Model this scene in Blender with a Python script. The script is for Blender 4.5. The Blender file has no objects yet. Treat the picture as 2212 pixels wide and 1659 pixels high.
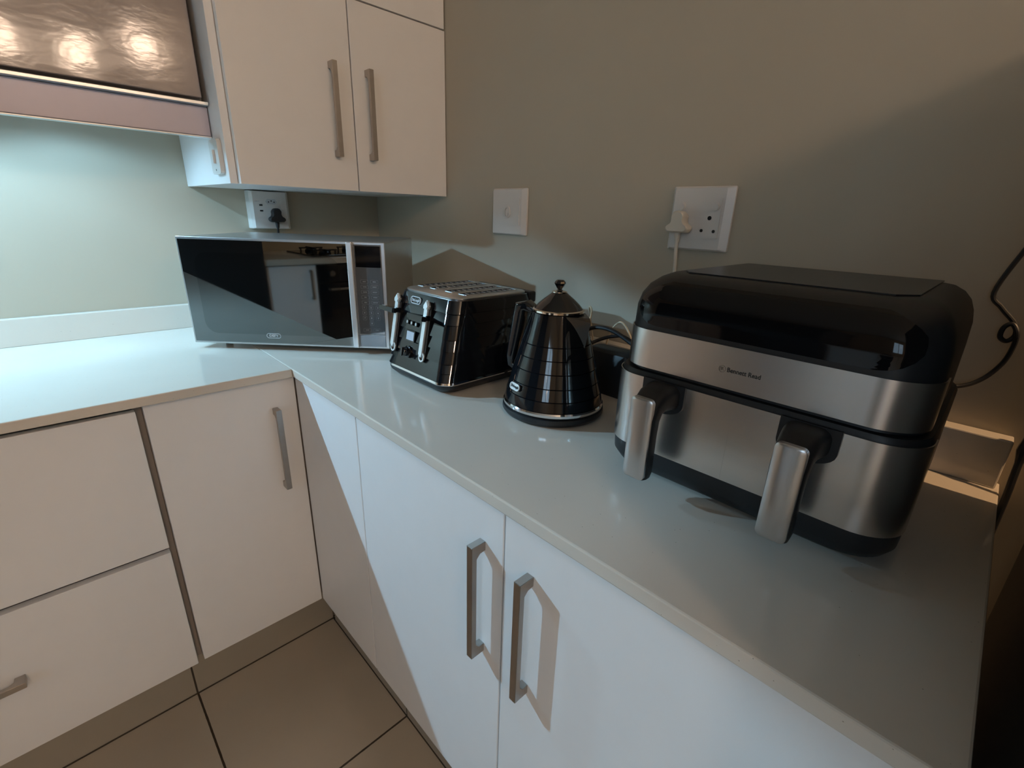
import bpy, bmesh, math
from mathutils import Vector, Matrix

# ------------------------------------------------------------------ camera
C = bpy.context.scene.collection
sc = bpy.context.scene
cam_data = bpy.data.cameras.new('camera')
cam_data.sensor_fit = 'HORIZONTAL'; cam_data.sensor_width = 36.0
cam_data.lens = 1022.9 / 2212 * 36
cam_data.clip_start = 0.02
cam = bpy.data.objects.new('camera', cam_data); C.objects.link(cam)
R_ = Vector((0.71795176, -0.69535637, 0.03201247)); U_ = Vector((0.21118318, 0.26140562, 0.94184328)); F_ = Vector((0.66328496, 0.66943754, -0.3345242))
m = Matrix.Identity(4)
for i in range(3):
    m[i][0] = R_[i]; m[i][1] = U_[i]; m[i][2] = -F_[i]
m.translation = Vector((-0.92858972, -1.6631521, 1.2411518))
cam.matrix_world = m
sc.camera = cam

# ------------------------------------------------------------------ world, exposure
w = bpy.data.worlds.new('world'); sc.world = w; w.use_nodes = True
w.node_tree.nodes['Background'].inputs[0].default_value = (0.55, 0.78, 1.0, 1)
w.node_tree.nodes['Background'].inputs[1].default_value = 4.2
vs = sc.view_settings
vs.view_transform = 'Standard'; vs.look = 'None'; vs.gamma = 1.0; vs.use_curve_mapping = False
vs.exposure = 0.0
COOL = (0.40, 0.73, 1.0)
WARM = (1.0, 0.72, 0.52)
SPOT_W = 70.0
GLOBE_E = 102.0

# ------------------------------------------------------------------ materials
def mat(name, col, rough=0.5, metal=0.0, spec=0.5, noise=0.0, nscale=40, bump=0.0, coat=0.0, emis=None, estr=0.0, aniso=None):
    M = bpy.data.materials.new(name); M.use_nodes = True
    nt = M.node_tree; b = nt.nodes['Principled BSDF']
    b.inputs['Base Color'].default_value = (*col, 1); b.inputs['Roughness'].default_value = rough
    b.inputs['Metallic'].default_value = metal; b.inputs['Specular IOR Level'].default_value = spec
    b.inputs['Coat Weight'].default_value = coat; b.inputs['Coat Roughness'].default_value = 0.03
    if emis:
        b.inputs['Emission Color'].default_value = (*emis, 1); b.inputs['Emission Strength'].default_value = estr
    if noise or bump:
        tc = nt.nodes.new('ShaderNodeTexCoord'); mp = nt.nodes.new('ShaderNodeMapping')
        nz = nt.nodes.new('ShaderNodeTexNoise'); nz.inputs['Scale'].default_value = nscale; nz.inputs['Detail'].default_value = 4
        nt.links.new(tc.outputs['Object'], mp.inputs[0]); nt.links.new(mp.outputs[0], nz.inputs['Vector'])
        if aniso: mp.inputs['Scale'].default_value = aniso
        if noise:
            mx = nt.nodes.new('ShaderNodeMix'); mx.data_type = 'RGBA'
            mx.inputs[6].default_value = (*[c * (1 - noise) for c in col], 1); mx.inputs[7].default_value = (*[min(1, c * (1 + noise)) for c in col], 1)
            nt.links.new(nz.outputs['Fac'], mx.inputs[0]); nt.links.new(mx.outputs[2], b.inputs['Base Color'])
        if bump:
            bp = nt.nodes.new('ShaderNodeBump'); bp.inputs['Strength'].default_value = bump; bp.inputs['Distance'].default_value = 0.002
            nt.links.new(nz.outputs['Fac'], bp.inputs['Height']); nt.links.new(bp.outputs[0], b.inputs['Normal'])
    return M

M = {}
M['white'] = mat('white laminate', (0.80, 0.79, 0.78), 0.38, noise=0.02, nscale=25)
M['warmwhite'] = mat('white laminate upper', (0.80, 0.79, 0.78), 0.38, noise=0.02, nscale=25)
M['carcass'] = mat('carcass board', (0.30, 0.27, 0.25), 0.6, noise=0.05)
M['wall'] = mat('taupe wall paint', (0.45, 0.40, 0.31), 0.62, noise=0.03, nscale=6, bump=0.03)
M['ceil'] = mat('ceiling paint', (0.55, 0.53, 0.48), 0.8, noise=0.02)
M['skirt'] = mat('plinth tile', (0.38, 0.345, 0.28), 0.45, noise=0.08, nscale=9)
M['grout'] = mat('dark grout', (0.06, 0.045, 0.03), 0.9, noise=0.2, nscale=90)
M['handle'] = mat('brushed nickel', (0.42, 0.39, 0.36), 0.33, metal=1.0, noise=0.08, nscale=60)
M['black_gloss'] = mat('black gloss plastic', (0.006, 0.007, 0.009), 0.06, spec=0.75, noise=0.1, coat=0.12)
M['fryer_gloss'] = mat('fryer gloss black', (0.005, 0.005, 0.006), 0.05, spec=0.35, noise=0.1)
M['black_matte'] = mat('black matte plastic', (0.012, 0.013, 0.015), 0.45, noise=0.15, nscale=200)
M['dark_panel'] = mat('charcoal top panel', (0.022, 0.022, 0.022), 0.3, noise=0.1)
M['chrome'] = mat('chrome', (0.82, 0.83, 0.85), 0.07, metal=1.0, noise=0.02)
M['steel'] = mat('brushed stainless', (0.72, 0.70, 0.68), 0.26, metal=1.0, noise=0.04, nscale=30, bump=0.02, aniso=(60, 0.6, 60))
M['satin'] = mat('satin silver', (0.62, 0.62, 0.62), 0.30, metal=1.0, noise=0.03)
M['satin_trim'] = mat('pale silver trim', (0.80, 0.82, 0.84), 0.25, metal=0.7, noise=0.03)
M['mw_glass'] = mat('dark mirror glass', (0.235, 0.25, 0.25), 0.012, metal=1.0, noise=0.01)
M['mw_window'] = mat('oven window glass', (0.185, 0.20, 0.20), 0.03, metal=1.0, noise=0.01)
M['mw_panel'] = mat('keypad glass', (0.20, 0.21, 0.22), 0.05, metal=0.55, noise=0.02)
M['print'] = mat('grey print', (0.50, 0.52, 0.54), 0.4, noise=0.02)
M['key_line'] = mat('key outline print', (0.22, 0.23, 0.24), 0.4, noise=0.02)
M['plastic_white'] = mat('white socket plastic', (0.66, 0.64, 0.61), 0.3, noise=0.02)
M['cream'] = mat('cream cable plastic', (0.70, 0.58, 0.40), 0.4, noise=0.03)
M['plug_white'] = mat('cream white plug plastic', (0.68, 0.62, 0.52), 0.35, noise=0.02)
M['hole'] = mat('black hole', (0.004, 0.004, 0.004), 0.7, noise=0.1)
M['lcd'] = mat('lcd glass', (0.45, 0.47, 0.52), 0.25, noise=0.06, nscale=300)
M['blind'] = mat('glossy taupe hood door', (0.25, 0.215, 0.21), 0.12, metal=0.0, spec=0.8, noise=0.03, nscale=5, bump=0.28, aniso=(2.4, 1, 4.5))
M['mauve'] = mat('mauve aluminium strip', (0.46, 0.43, 0.50), 0.35, metal=0.2, noise=0.02)
M['alu'] = mat('pale aluminium', (0.72, 0.74, 0.76), 0.3, metal=0.8, noise=0.02)
M['gold'] = mat('warm chrome', (0.85, 0.76, 0.66), 0.10, metal=1.0, noise=0.02)
M['fridge'] = mat('black appliance enamel', (0.09, 0.09, 0.09), 0.4, noise=0.1)
M['inktext'] = mat('black printed ink', (0.01, 0.01, 0.01), 0.5, noise=0.05)
M['greyink'] = mat('grey printed ink', (0.10, 0.09, 0.08), 0.5, noise=0.05)
M['leaf'] = mat('dark leaf', (0.02, 0.05, 0.015), 0.5, noise=0.3)
M['globe'] = mat('lit opal glass globe', (0.9, 0.8, 0.7), 0.4, noise=0.01, emis=WARM, estr=GLOBE_E)
M['led'] = mat('hood lamp lens', (0.9, 0.95, 1.0), 0.4, noise=0.01, emis=COOL, estr=12)
M['curtain'] = mat('dark brown furniture', (0.09, 0.055, 0.035), 0.6, noise=0.2, nscale=5)
def glassm():
    G = bpy.data.materials.new('window glass'); G.use_nodes = True; nt = G.node_tree; nt.nodes.clear()
    o = nt.nodes.new('ShaderNodeOutputMaterial'); tr = nt.nodes.new('ShaderNodeBsdfTransparent'); gl = nt.nodes.new('ShaderNodeBsdfGlossy'); gl.inputs['Roughness'].default_value = 0.0
    mx = nt.nodes.new('ShaderNodeMixShader'); mx.inputs[0].default_value = 0.06
    nt.links.new(tr.outputs[0], mx.inputs[1]); nt.links.new(gl.outputs[0], mx.inputs[2]); nt.links.new(mx.outputs[0], o.inputs[0]); return G
M['glass'] = glassm()
M['trim_tan'] = mat('pale sealing strip', (0.62, 0.54, 0.42), 0.5, noise=0.03)

def quartz():
    Mq = mat('cream quartz worktop', (0.65, 0.60, 0.525), 0.10, spec=0.5, noise=0.03, nscale=12)
    nt = Mq.node_tree; b = nt.nodes['Principled BSDF']; src = b.inputs['Base Color'].links[0].from_socket
    tc = nt.nodes.new('ShaderNodeTexCoord'); v = nt.nodes.new('ShaderNodeTexVoronoi'); v.inputs['Scale'].default_value = 110
    wn = nt.nodes.new('ShaderNodeTexWhiteNoise')
    nt.links.new(tc.outputs['Object'], v.inputs['Vector']); nt.links.new(v.outputs['Position'], wn.inputs['Vector'])
    a = nt.nodes.new('ShaderNodeMath'); a.operation = 'LESS_THAN'; a.inputs[1].default_value = 0.065
    nt.links.new(v.outputs['Distance'], a.inputs[0])
    c = nt.nodes.new('ShaderNodeMath'); c.operation = 'LESS_THAN'; c.inputs[1].default_value = 0.30
    nt.links.new(wn.outputs['Value'], c.inputs[0])
    d = nt.nodes.new('ShaderNodeMath'); d.operation = 'MULTIPLY'
    nt.links.new(a.outputs[0], d.inputs[0]); nt.links.new(c.outputs[0], d.inputs[1])
    mx = nt.nodes.new('ShaderNodeMix'); mx.data_type = 'RGBA'; nt.links.new(d.outputs[0], mx.inputs[0])
    nt.links.new(src, mx.inputs[6]); mx.inputs[7].default_value = (0.36, 0.32, 0.26, 1)
    nt.links.new(mx.outputs[2], b.inputs['Base Color'])
    return Mq
M['quartz'] = quartz()

def tiles():
    Mt = mat('beige floor tile', (0.52, 0.45, 0.355), 0.32, noise=0.12, nscale=5)
    nt = Mt.node_tree; b = nt.nodes['Principled BSDF']; src = b.inputs['Base Color'].links[0].from_socket
    tc = nt.nodes.new('ShaderNodeTexCoord'); sp = nt.nodes.new('ShaderNodeSeparateXYZ'); nt.links.new(tc.outputs['Object'], sp.inputs[0])
    outs = []
    nz = nt.nodes.new('ShaderNodeTexNoise'); nz.inputs['Scale'].default_value = 60; nt.links.new(tc.outputs['Object'], nz.inputs['Vector'])
    for ax, off in ((0, 0.865), (1, 0.8697)):
        a = nt.nodes.new('ShaderNodeMath'); a.operation = 'ADD'; a.inputs[1].default_value = off + 0.44 * 20 + 0.22; nt.links.new(sp.outputs[ax], a.inputs[0])
        f = nt.nodes.new('ShaderNodeMath'); f.operation = 'MODULO'; f.inputs[1].default_value = 0.44; nt.links.new(a.outputs[0], f.inputs[0])
        s = nt.nodes.new('ShaderNodeMath'); s.operation = 'SUBTRACT'; s.inputs[1].default_value = 0.22; nt.links.new(f.outputs[0], s.inputs[0])
        ab = nt.nodes.new('ShaderNodeMath'); ab.operation = 'ABSOLUTE'; nt.links.new(s.outputs[0], ab.inputs[0])
        outs.append(ab)
    mn = nt.nodes.new('ShaderNodeMath'); mn.operation = 'MINIMUM'; nt.links.new(outs[0].outputs[0], mn.inputs[0]); nt.links.new(outs[1].outputs[0], mn.inputs[1])
    ad = nt.nodes.new('ShaderNodeMath'); ad.operation = 'MULTIPLY_ADD'; nt.links.new(nz.outputs['Fac'], ad.inputs[0]); ad.inputs[1].default_value = 0.0014; nt.links.new(mn.outputs[0], ad.inputs[2])
    lt = nt.nodes.new('ShaderNodeMath'); lt.operation = 'LESS_THAN'; lt.inputs[1].default_value = 0.0031; nt.links.new(ad.outputs[0], lt.inputs[0])
    mx = nt.nodes.new('ShaderNodeMix'); mx.data_type = 'RGBA'; nt.links.new(lt.outputs[0], mx.inputs[0]); nt.links.new(src, mx.inputs[6])
    mx.inputs[7].default_value = (0.05, 0.035, 0.022, 1); nt.links.new(mx.outputs[2], b.inputs['Base Color'])
    return Mt
M['tile'] = tiles()

# ------------------------------------------------------------------ helpers
def link(name, bm, material, parent=None, smooth=False, mats=None):
    me = bpy.data.meshes.new(name); bmesh.ops.recalc_face_normals(bm, faces=bm.faces); bm.to_mesh(me); bm.free()
    for mm in (mats or [material]): me.materials.append(mm)
    if smooth:
        for p in me.polygons: p.use_smooth = True
        try: me.set_sharp_from_angle(angle=math.radians(35))
        except Exception: pass
    o = bpy.data.objects.new(name, me); C.objects.link(o)
    if parent is not None: o.parent = parent
    return o
def tag(o, label, cat, group=None):
    o['label'] = label; o['category'] = cat
    if group: o['group'] = group
    return o
def thing(name, label, cat, loc=(0, 0, 0), group=None):
    o = bpy.data.objects.new(name, None); o.empty_display_size = 0.05; C.objects.link(o); o.location = loc
    return tag(o, label, cat, group)
def struct(o):
    o['kind'] = 'structure'; return o
class B:
    """bmesh collector; parent origin subtracted at build time"""
    def __init__(s): s.bm = bmesh.new()
    def box(s, lo, hi, bev=0.0, seg=2, fr=None):
        t = bmesh.new(); bmesh.ops.create_cube(t, size=1.0)
        c = [(a + b) / 2 for a, b in zip(lo, hi)]; d = [abs(b - a) for a, b in zip(lo, hi)]
        bmesh.ops.transform(t, matrix=Matrix.Translation(c) @ Matrix.Diagonal((*d, 1)), verts=t.verts)
        if bev: bmesh.ops.bevel(t, geom=t.edges[:], offset=min(bev, min(d) * 0.49), segments=seg, affect='EDGES', profile=0.5)
        return s._add(t, fr)
    def _add(s, t, fr=None):
        if fr is not None: bmesh.ops.transform(t, matrix=fr, verts=t.verts)
        me = bpy.data.meshes.new('tmp'); t.to_mesh(me); t.free(); s.bm.from_mesh(me); bpy.data.meshes.remove(me); return s
    def rings(s, rings, cap=True, closed=True, fr=None):
        t = bmesh.new(); vs = [[t.verts.new(p) for p in r] for r in rings]; n = len(rings[0])
        for a, b in zip(vs[:-1], vs[1:]):
            for i in range(n if closed else n - 1):
                j = (i + 1) % n
                t.faces.new((a[i], a[j], b[j], b[i]))
        if cap: t.faces.new(vs[0][::-1]); t.faces.new(vs[-1])
        return s._add(t, fr)
    def lathe(s, prof, c=(0, 0), n=48, fr=None):
        r = [[(c[0] + max(q, 1e-5) * math.cos(2 * math.pi * i / n), c[1] + max(q, 1e-5) * math.sin(2 * math.pi * i / n), z) for i in range(n)] for q, z in prof]
        return s.rings(r, fr=fr)
    def prism(s, pts, d0, d1, fr=None, bev=0.0):
        t = bmesh.new(); a = [t.verts.new((x, y, d0)) for x, y in pts]; b = [t.verts.new((x, y, d1)) for x, y in pts]; n = len(pts)
        t.faces.new(a[::-1]); t.faces.new(b)
        for i in range(n): t.faces.new((a[i], a[(i + 1) % n], b[(i + 1) % n], b[i]))
        if bev: bmesh.ops.bevel(t, geom=t.edges[:], offset=bev, segments=2, affect='EDGES')
        return s._add(t, fr)
    def tube(s, pts, r, n=10, sub=6, fr=None):
        P = [Vector(p) for p in pts]
        if sub > 1 and len(P) > 2:
            Q = []
            for i in range(len(P) - 1):
                p0 = P[max(i - 1, 0)]; p1 = P[i]; p2 = P[i + 1]; p3 = P[min(i + 2, len(P) - 1)]
                for k in range(sub):
                    t = k / sub
                    Q.append(0.5 * ((2 * p1) + (p2 - p0) * t + (2 * p0 - 5 * p1 + 4 * p2 - p3) * t * t + (3 * p1 - p0 - 3 * p2 + p3) * t ** 3))
            Q.append(P[-1]); P = Q
        rr = []; N = None
        for i, p in enumerate(P):
            T = (P[min(i + 1, len(P) - 1)] - P[max(i - 1, 0)]).normalized()
            if N is None: N = T.orthogonal().normalized()
            N = (N - T * N.dot(T)).normalized(); Bn = T.cross(N)
            q = r(i / (len(P) - 1)) if callable(r) else r
            rr.append([tuple(p + (N * math.cos(2 * math.pi * k / n) + Bn * math.sin(2 * math.pi * k / n)) * q) for k in range(n)])
        return s.rings(rr, fr=fr)
    def obj(s, name, material, parent=None, smooth=False, org=None):
        if parent is not None: bmesh.ops.translate(s.bm, vec=-Vector(parent['_w'] if '_w' in parent else worldloc(parent)), verts=s.bm.verts)
        return link(name, s.bm, material, parent, smooth)
def worldloc(o):
    v = Vector((0, 0, 0))
    while o is not None: v += o.location; o = o.parent
    return v
def single(name, b, material, label, cat, smooth=False, group=None):
    """a one-mesh thing whose origin sits at the centre of its base"""
    vs_ = [v.co for v in b.bm.verts]
    lo = [min(v[i] for v in vs_) for i in range(3)]; hi = [max(v[i] for v in vs_) for i in range(3)]
    o_ = Vector(((lo[0] + hi[0]) / 2, (lo[1] + hi[1]) / 2, lo[2]))
    bmesh.ops.translate(b.bm, vec=-o_, verts=b.bm.verts)
    o = link(name, b.bm, material, None, smooth); o.location = o_
    return tag(o, label, cat, group) if label else o
def frame(o, u, v, n):
    u, v, n = Vector(u).normalized(), Vector(v).normalized(), Vector(n).normalized()
    f = Matrix.Identity(4)
    for i in range(3): f[i][0] = u[i]; f[i][1] = v[i]; f[i][2] = n[i]
    f.translation = Vector(o); return f
def rrect(x0, x1, y0, y1, r, z, n=8):
    r = min(r, (x1 - x0) / 2 - 1e-4, (y1 - y0) / 2 - 1e-4); out = []
    for cx, cy, a in ((x1 - r, y1 - r, 0), (x0 + r, y1 - r, 90), (x0 + r, y0 + r, 180), (x1 - r, y0 + r, 270)):
        for k in range(n + 1):
            t = math.radians(a + 90 * k / n); out.append((cx + r * math.cos(t), cy + r * math.sin(t), z))
    return out
def stadium(w, h, n=10):
    r = min(w, h) / 2
    return [(p[0], p[1]) for p in rrect(-w / 2, w / 2, -h / 2, h / 2, r, 0, n)]
def rr2(w, h, r, n=6): return [(p[0], p[1]) for p in rrect(-w / 2, w / 2, -h / 2, h / 2, r, 0, n)]
def ringprism(b, outer, inner, d0, d1, fr):
    n = len(outer)
    b.rings([[(x, y, d0) for x, y in outer], [(x, y, d1) for x, y in outer], [(x, y, d1) for x, y in inner], [(x, y, d0) for x, y in inner], [(x, y, d0) for x, y in outer]], cap=False, fr=fr)
def text_bm(b, txt, size, depth, fr, shear=0.0, bold=0.0, ax='CENTER', sx=1.0):
    cu = bpy.data.curves.new('t', 'FONT'); cu.body = txt; cu.size = size; cu.extrude = depth; cu.shear = shear; cu.offset = bold
    cu.align_x = ax; cu.align_y = 'CENTER'; cu.resolution_u = 3
    ob = bpy.data.objects.new('t', cu); C.objects.link(ob)
    dg = bpy.context.evaluated_depsgraph_get(); me = bpy.data.meshes.new_from_object(ob.evaluated_get(dg))
    me.transform(fr @ Matrix.Diagonal((sx, 1, 1, 1))); b.bm.from_mesh(me)
    bpy.data.objects.remove(ob); bpy.data.curves.remove(cu); bpy.data.meshes.remove(me)

# ------------------------------------------------------------------ room shell
XL, YF, ZC = -3.4, -4.2, 2.6
struct(B().box((XL - .1, -4.3, -.06), (.1, .1, 0)).obj('floor', M['tile']))
struct(B().box((XL - .1, -4.3, ZC), (.1, .1, ZC + .06)).obj('ceiling', M['ceil']))
struct(B().box((XL - .1, 0, 0), (.1, .1, ZC)).obj('wall_back', M['wall']))
struct(B().box((0, -4.3, 0), (.1, 0, ZC)).obj('wall_right', M['wall']))
WY0, WY1, WZ0, WZ1 = -3.05, -1.95, 1.15, 2.20
b = B(); b.box((XL - .1, -4.3, 0), (XL, WY0, ZC)); b.box((XL - .1, WY1, 0), (XL, 0, ZC)); b.box((XL - .1, WY0, 0), (XL, WY1, WZ0)); b.box((XL - .1, WY0, WZ1), (XL, WY1, ZC))
struct(b.obj('wall_left', M['wall']))
b = B(); wm = (WY0 + WY1) / 2
for a_, c_ in (((WY0, WZ0), (WY0 + .05, WZ1)), ((WY1 - .05, WZ0), (WY1, WZ1)), ((wm - .025, WZ0), (wm + .025, WZ1)), ((WY0, WZ0), (WY1, WZ0 + .05)), ((WY0, WZ1 - .05), (WY1, WZ1))):
    b.box((XL - .07, a_[0], a_[1]), (XL - .02, c_[0], c_[1]), .002)
wf = struct(b.obj('window_1', M['white']))
B().box((XL - .050, WY0 + .04, WZ0 + .04), (XL - .046, WY1 - .04, WZ1 - .04)).obj('pane', M['glass'], wf)
pl_ = bpy.data.lights.new('window_portal', 'AREA'); pl_.shape = 'RECTANGLE'; pl_.size = WY1 - WY0; pl_.size_y = WZ1 - WZ0; pl_.cycles.is_portal = True
po = bpy.data.objects.new('window_portal', pl_); C.objects.link(po); po.parent = wf
po.matrix_world = Matrix.Translation((XL - .09, wm, (WZ0 + WZ1) / 2)) @ Matrix(((0, 0, -1, 0), (1, 0, 0, 0), (0, -1, 0, 0), (0, 0, 0, 1)))
struct(B().box((XL, -4.3, 0), (0, YF, ZC)).obj('wall_front', M['wall']))
HC = 0.90
D1, D2, TH = 0.5697, 0.5961, 0.0194
FX, FY = -0.5588, -0.573
ZK = 0.2264
# tiled plinths below the cabinets
b = B(); b.box((-.8635, -.437, 0.003), (-.4879, -.425, ZK), .001); b.box((-1.305, -.437, 0.003), (-.8675, -.425, ZK), .001); b.box((-1.745, -.437, 0.003), (-1.309, -.425, ZK), .001); b.box((-2.60, -.437, 0.003), (-1.749, -.425, ZK), .001)
struct(b.obj('trim_1', M['skirt']))
b = B(); b.box((-.4879, -.868, 0.003), (-.476, -.45, ZK), .001); b.box((-.4879, -1.31, 0.003), (-.476, -.872, ZK), .001); b.box((-.4879, -1.73, 0.003), (-.476, -1.314, ZK), .001)
struct(b.obj('trim_2', M['skirt']))
b = B(); b.box((-2.60, -.4385, 0), (-.4865, -.426, 0.0035)); b.box((-.4895, -1.73, 0), (-.477, -.4385, 0.0035)); b.box((-2.60, -.436, 0), (-.487, -.425, ZK - .001)); b.box((-.487, -1.73, 0), (-.476, -.45, ZK - .001))
struct(b.obj('trim_3', M['grout']))

# ------------------------------------------------------------------ handle
def handle(parent, o, along, out, L=0.204, dep=0.025, wd=0.012):
    side = Vector(along).cross(Vector(out))
    fr = frame(o, along, out, side)
    a = -L / 2; e = L / 2
    pts = [(a, 0), (a, dep), (e, dep), (e, 0), (e - .015, 0), (e - .015, dep * .42), (e - .022, dep - .008), (a + .022, dep - .008), (a + .015, dep * .42), (a + .015, 0)]
    return B().prism(pts, -wd / 2, wd / 2, fr, bev=.0006).obj('handle', M['handle'], parent)

# ------------------------------------------------------------------ base cabinets, back run
t = thing('base_cabinet', 'white base cabinet with two wide drawers under the left worktop', 'cabinet', (-1.2, -.3, 0.0))
b = B(); b.box((-1.56, -.50, ZK), (-.8455, -.02, HC - TH - .004)); b.box((-1.56, -.552, ZK), (-1.545, -.50, HC - TH - .004)); b.box((-.8600, -.552, ZK), (-.8455, -.50, HC - TH - .004)); b.obj('carcass', M['carcass'], t)
g = .0035
d = B().box((-1.555, FY, .5525), (-.857, FY + .018, .866), .001).obj('drawer_front', M['white'], t); handle(d, (-1.212, FY, .715), (1, 0, 0), (0, -1, 0))
d = B().box((-1.555, FY, .2225), (-.857, FY + .018, .5405), .001).obj('drawer_front', M['white'], t); handle(d, (-1.212, FY, .395), (1, 0, 0), (0, -1, 0))
t = thing('base_cabinet', 'white two-door base cabinet at the far left end of the left run', 'cabinet', (-2.1, -.3, 0.0))
B().box((-2.62, -.552, ZK), (-1.5605, -.02, HC - TH - .004)).obj('carcass', M['carcass'], t)
for a_, c_, hx in ((-2.615, -2.092, -2.14), (-2.088, -1.5625, -2.04)):
    d = B().box((a_, FY, ZK - .002), (c_, FY + .018, .866), .001).obj('door', M['white'], t); handle(d, (hx, FY, .70), (0, 0, 1), (0, -1, 0))
t = thing('base_cabinet', 'white single-door base cabinet with its handle beside the inner corner', 'cabinet', (-.70, -.3, 0.0))
B().box((-.8450, -.552, ZK), (-.545, -.02, HC - TH - .004)).obj('carcass', M['carcass'], t)
d = B().box((-.8445, FY, ZK - .002), (FX - .0025, FY + .018, .878), .001).obj('door', M['white'], t); handle(d, (-.6105, FY, .708), (0, 0, 1), (0, -1, 0))
# right run
t = thing('corner_cabinet', 'white corner cabinet blank panel without handle right of the inner corner', 'cabinet', (-.3, -.72, 0.0))
B().box((-.539, -.8695, ZK), (-.02, -.558, HC - TH - .004)).obj('carcass', M['carcass'], t)
B().box((FX, -.8688, ZK - .002), (FX + .018, FY - .001, .8798), .001).obj('panel', M['white'], t)
t = thing('base_cabinet', 'white two-door base cabinet with a central handle pair under the air fryer', 'cabinet', (-.3, -1.285, 0.0))
B().box((-.539, -1.712, ZK), (-.02, -.8705, HC - TH - .004)).obj('carcass', M['carcass'], t)
d = B().box((FX, -1.2838, ZK - .002), (FX + .018, -.8718, .8798), .001).obj('door', M['white'], t); handle(d, (FX, -1.242, .705), (0, 0, 1), (-1, 0, 0))
d = B().box((FX, -1.699, ZK - .002), (FX + .018, -1.2868, .8798), .001).obj('door', M['white'], t); handle(d, (FX, -1.336, .705), (0, 0, 1), (-1, 0, 0))

# worktops (mitre-free butt joint) and upstands
def top(name, lo, hi, label):
    single(name, B().box(lo, hi, .0022, 2), M['quartz'], label, 'worktop')
top('worktop', (-2.63, -D2, HC - TH), (-D1 - .0004, -.001, HC), 'pale quartz worktop on the left run beneath the extractor hood')
top('worktop', (-D1, -1.733, HC - TH), (-.001, -.001, HC), 'cream quartz worktop on the right run carrying the air fryer and kettle')
single('upstand', B().box((-2.63, -.0205, HC), (-.0205, -.001, HC + .0678), .0015), M['quartz'], 'low pale quartz upstand along the wall behind the microwave', 'upstand')
single('upstand', B().box((-.030, -1.728, HC), (-.001, -.001, HC + .073), .002), M['quartz'], 'low quartz upstand along the socket wall behind the air fryer', 'upstand')

# ------------------------------------------------------------------ wall cabinet with doors
U = .42; ZB = 1.2892; ZS = 1.709; XLU = -.5675
t = thing('wall_cabinet', 'tall white wall cabinet with two doors above the microwave', 'cabinet', (-.29, -.2, ZB))
b = B(); b.box((XLU - .0165, -.402, ZB), (XLU - .0005, -.001, 2.35), .001); b.obj('side_panel', M['white'], t)
b = B(); b.box((XLU, -.40, ZB + .001), (-.002, -.002, ZB + .017)); b.box((XLU, -.40, ZB + .018), (-.002, -.005, 2.34)); b.obj('carcass', M['white'], t)
zt0, zt1 = ZS + .0035, 2.345
d = B().box((XLU, -U, ZB), (-.2859, -U + .0175, ZS), .001).obj('door', M['warmwhite'], t); handle(d, (-.337, -U, 1.467), (0, 0, 1), (0, -1, 0))
d = B().box((-.2829, -U, ZB), (-.002, -U + .0175, ZS), .001).obj('door', M['warmwhite'], t); handle(d, (-.2435, -U, 1.467), (0, 0, 1), (0, -1, 0))
B().box((XLU, -U, zt0), (-.2859, -U + .0175, zt1), .001).obj('door', M['warmwhite'], t)
B().box((-.2829, -U, zt0), (-.0035, -U + .0175, zt1), .001).obj('door', M['warmwhite'], t)

# ------------------------------------------------------------------ hood and its cabinet
HX0, HX1 = -1.485, -.5855
t = thing('hood_cabinet', 'shallow wall cabinet with glossy taupe flap door above the extractor hood', 'cabinet', (-1.03, -.15, 1.455))
B().box((HX0, -.308, 1.456), (HX1 - .006, -.002, 2.35)).obj('carcass', M['carcass'], t)
d = B().box((HX0, -.334, 1.462), (HX1 - .0105, -.310, 2.35), .002).obj('door', M['blind'], t)
B().box((HX0, -.338, 1.4485), (HX1 - .001, -.309, 1.4555), .001).obj('edge_strip', M['alu'], t)
t = thing('extractor_hood', 'slim built-in extractor hood with mauve front strip and lamp lighting the worktop', 'extractor hood', (-1.03, -.15, 1.385))
b = B(); b.box((HX0, -.300, 1.446), (HX1 - .001, -.002, 1.4555)); b.obj('body', M['satin'], t)
B().box((HX0, -.320, 1.3885), (HX1 - .0005, -.301, 1.4480), .0015).obj('front_strip', M['mauve'], t)
B().box((HX0, -.322, 1.3850), (HX1 - .0005, -.304, 1.3882), .0008).obj('lower_lip', M['alu'], t)
LAMPS = [(-.84, -.17), (-1.22, -.17)]
for lx, ly in LAMPS:
    B().lathe([(.028, 1.4435), (.028, 1.4460)], (lx, ly), 32).obj('lamp_lens', M['led'], t)
    ld = bpy.data.lights.new('hood_spot', 'SPOT'); ld.energy = SPOT_W * (0.24 if lx > -1 else 1.0); ld.color = COOL; ld.spot_size = math.radians(165); ld.spot_blend = 0.35; ld.shadow_soft_size = 0.012
    ld.use_nodes = True; nt = ld.node_tree; em = next(n for n in nt.nodes if n.type == 'EMISSION'); fo = nt.nodes.new('ShaderNodeLightFalloff')
    fo.inputs['Strength'].default_value = 1.0; nt.links.new(fo.outputs['Linear'], em.inputs['Strength'])
    lo = bpy.data.objects.new('hood_spot', ld); C.objects.link(lo); lo.parent = t; lo.location = Vector((lx, ly, 1.4425)) - t.location; lo.rotation_euler = (math.radians(-4), 0, 0)

# isolator switch on the gable
t = thing('light_switch', 'small white isolator switch on the cabinet side under the hood', 'switch', (-.586, -.345, 1.31))
fr = frame((-.5842, -.345, 1.345), (0, -1, 0), (0, 0, 1), (-1, 0, 0))
B().prism(rr2(.066, .072, .008), 0, .009, fr, bev=.001).obj('plate', M['plastic_white'], t)
B().prism([(-.006, -.011), (.006, -.014), (.006, .014), (-.006, .011)], .0085, .014, fr).obj('rocker', M['plastic_white'], t)
B().prism(stadium(.004, .004), .0085, .0096, fr @ Matrix.Translation((0, -.027, 0))).obj('screw', M['greyink'], t)

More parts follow.
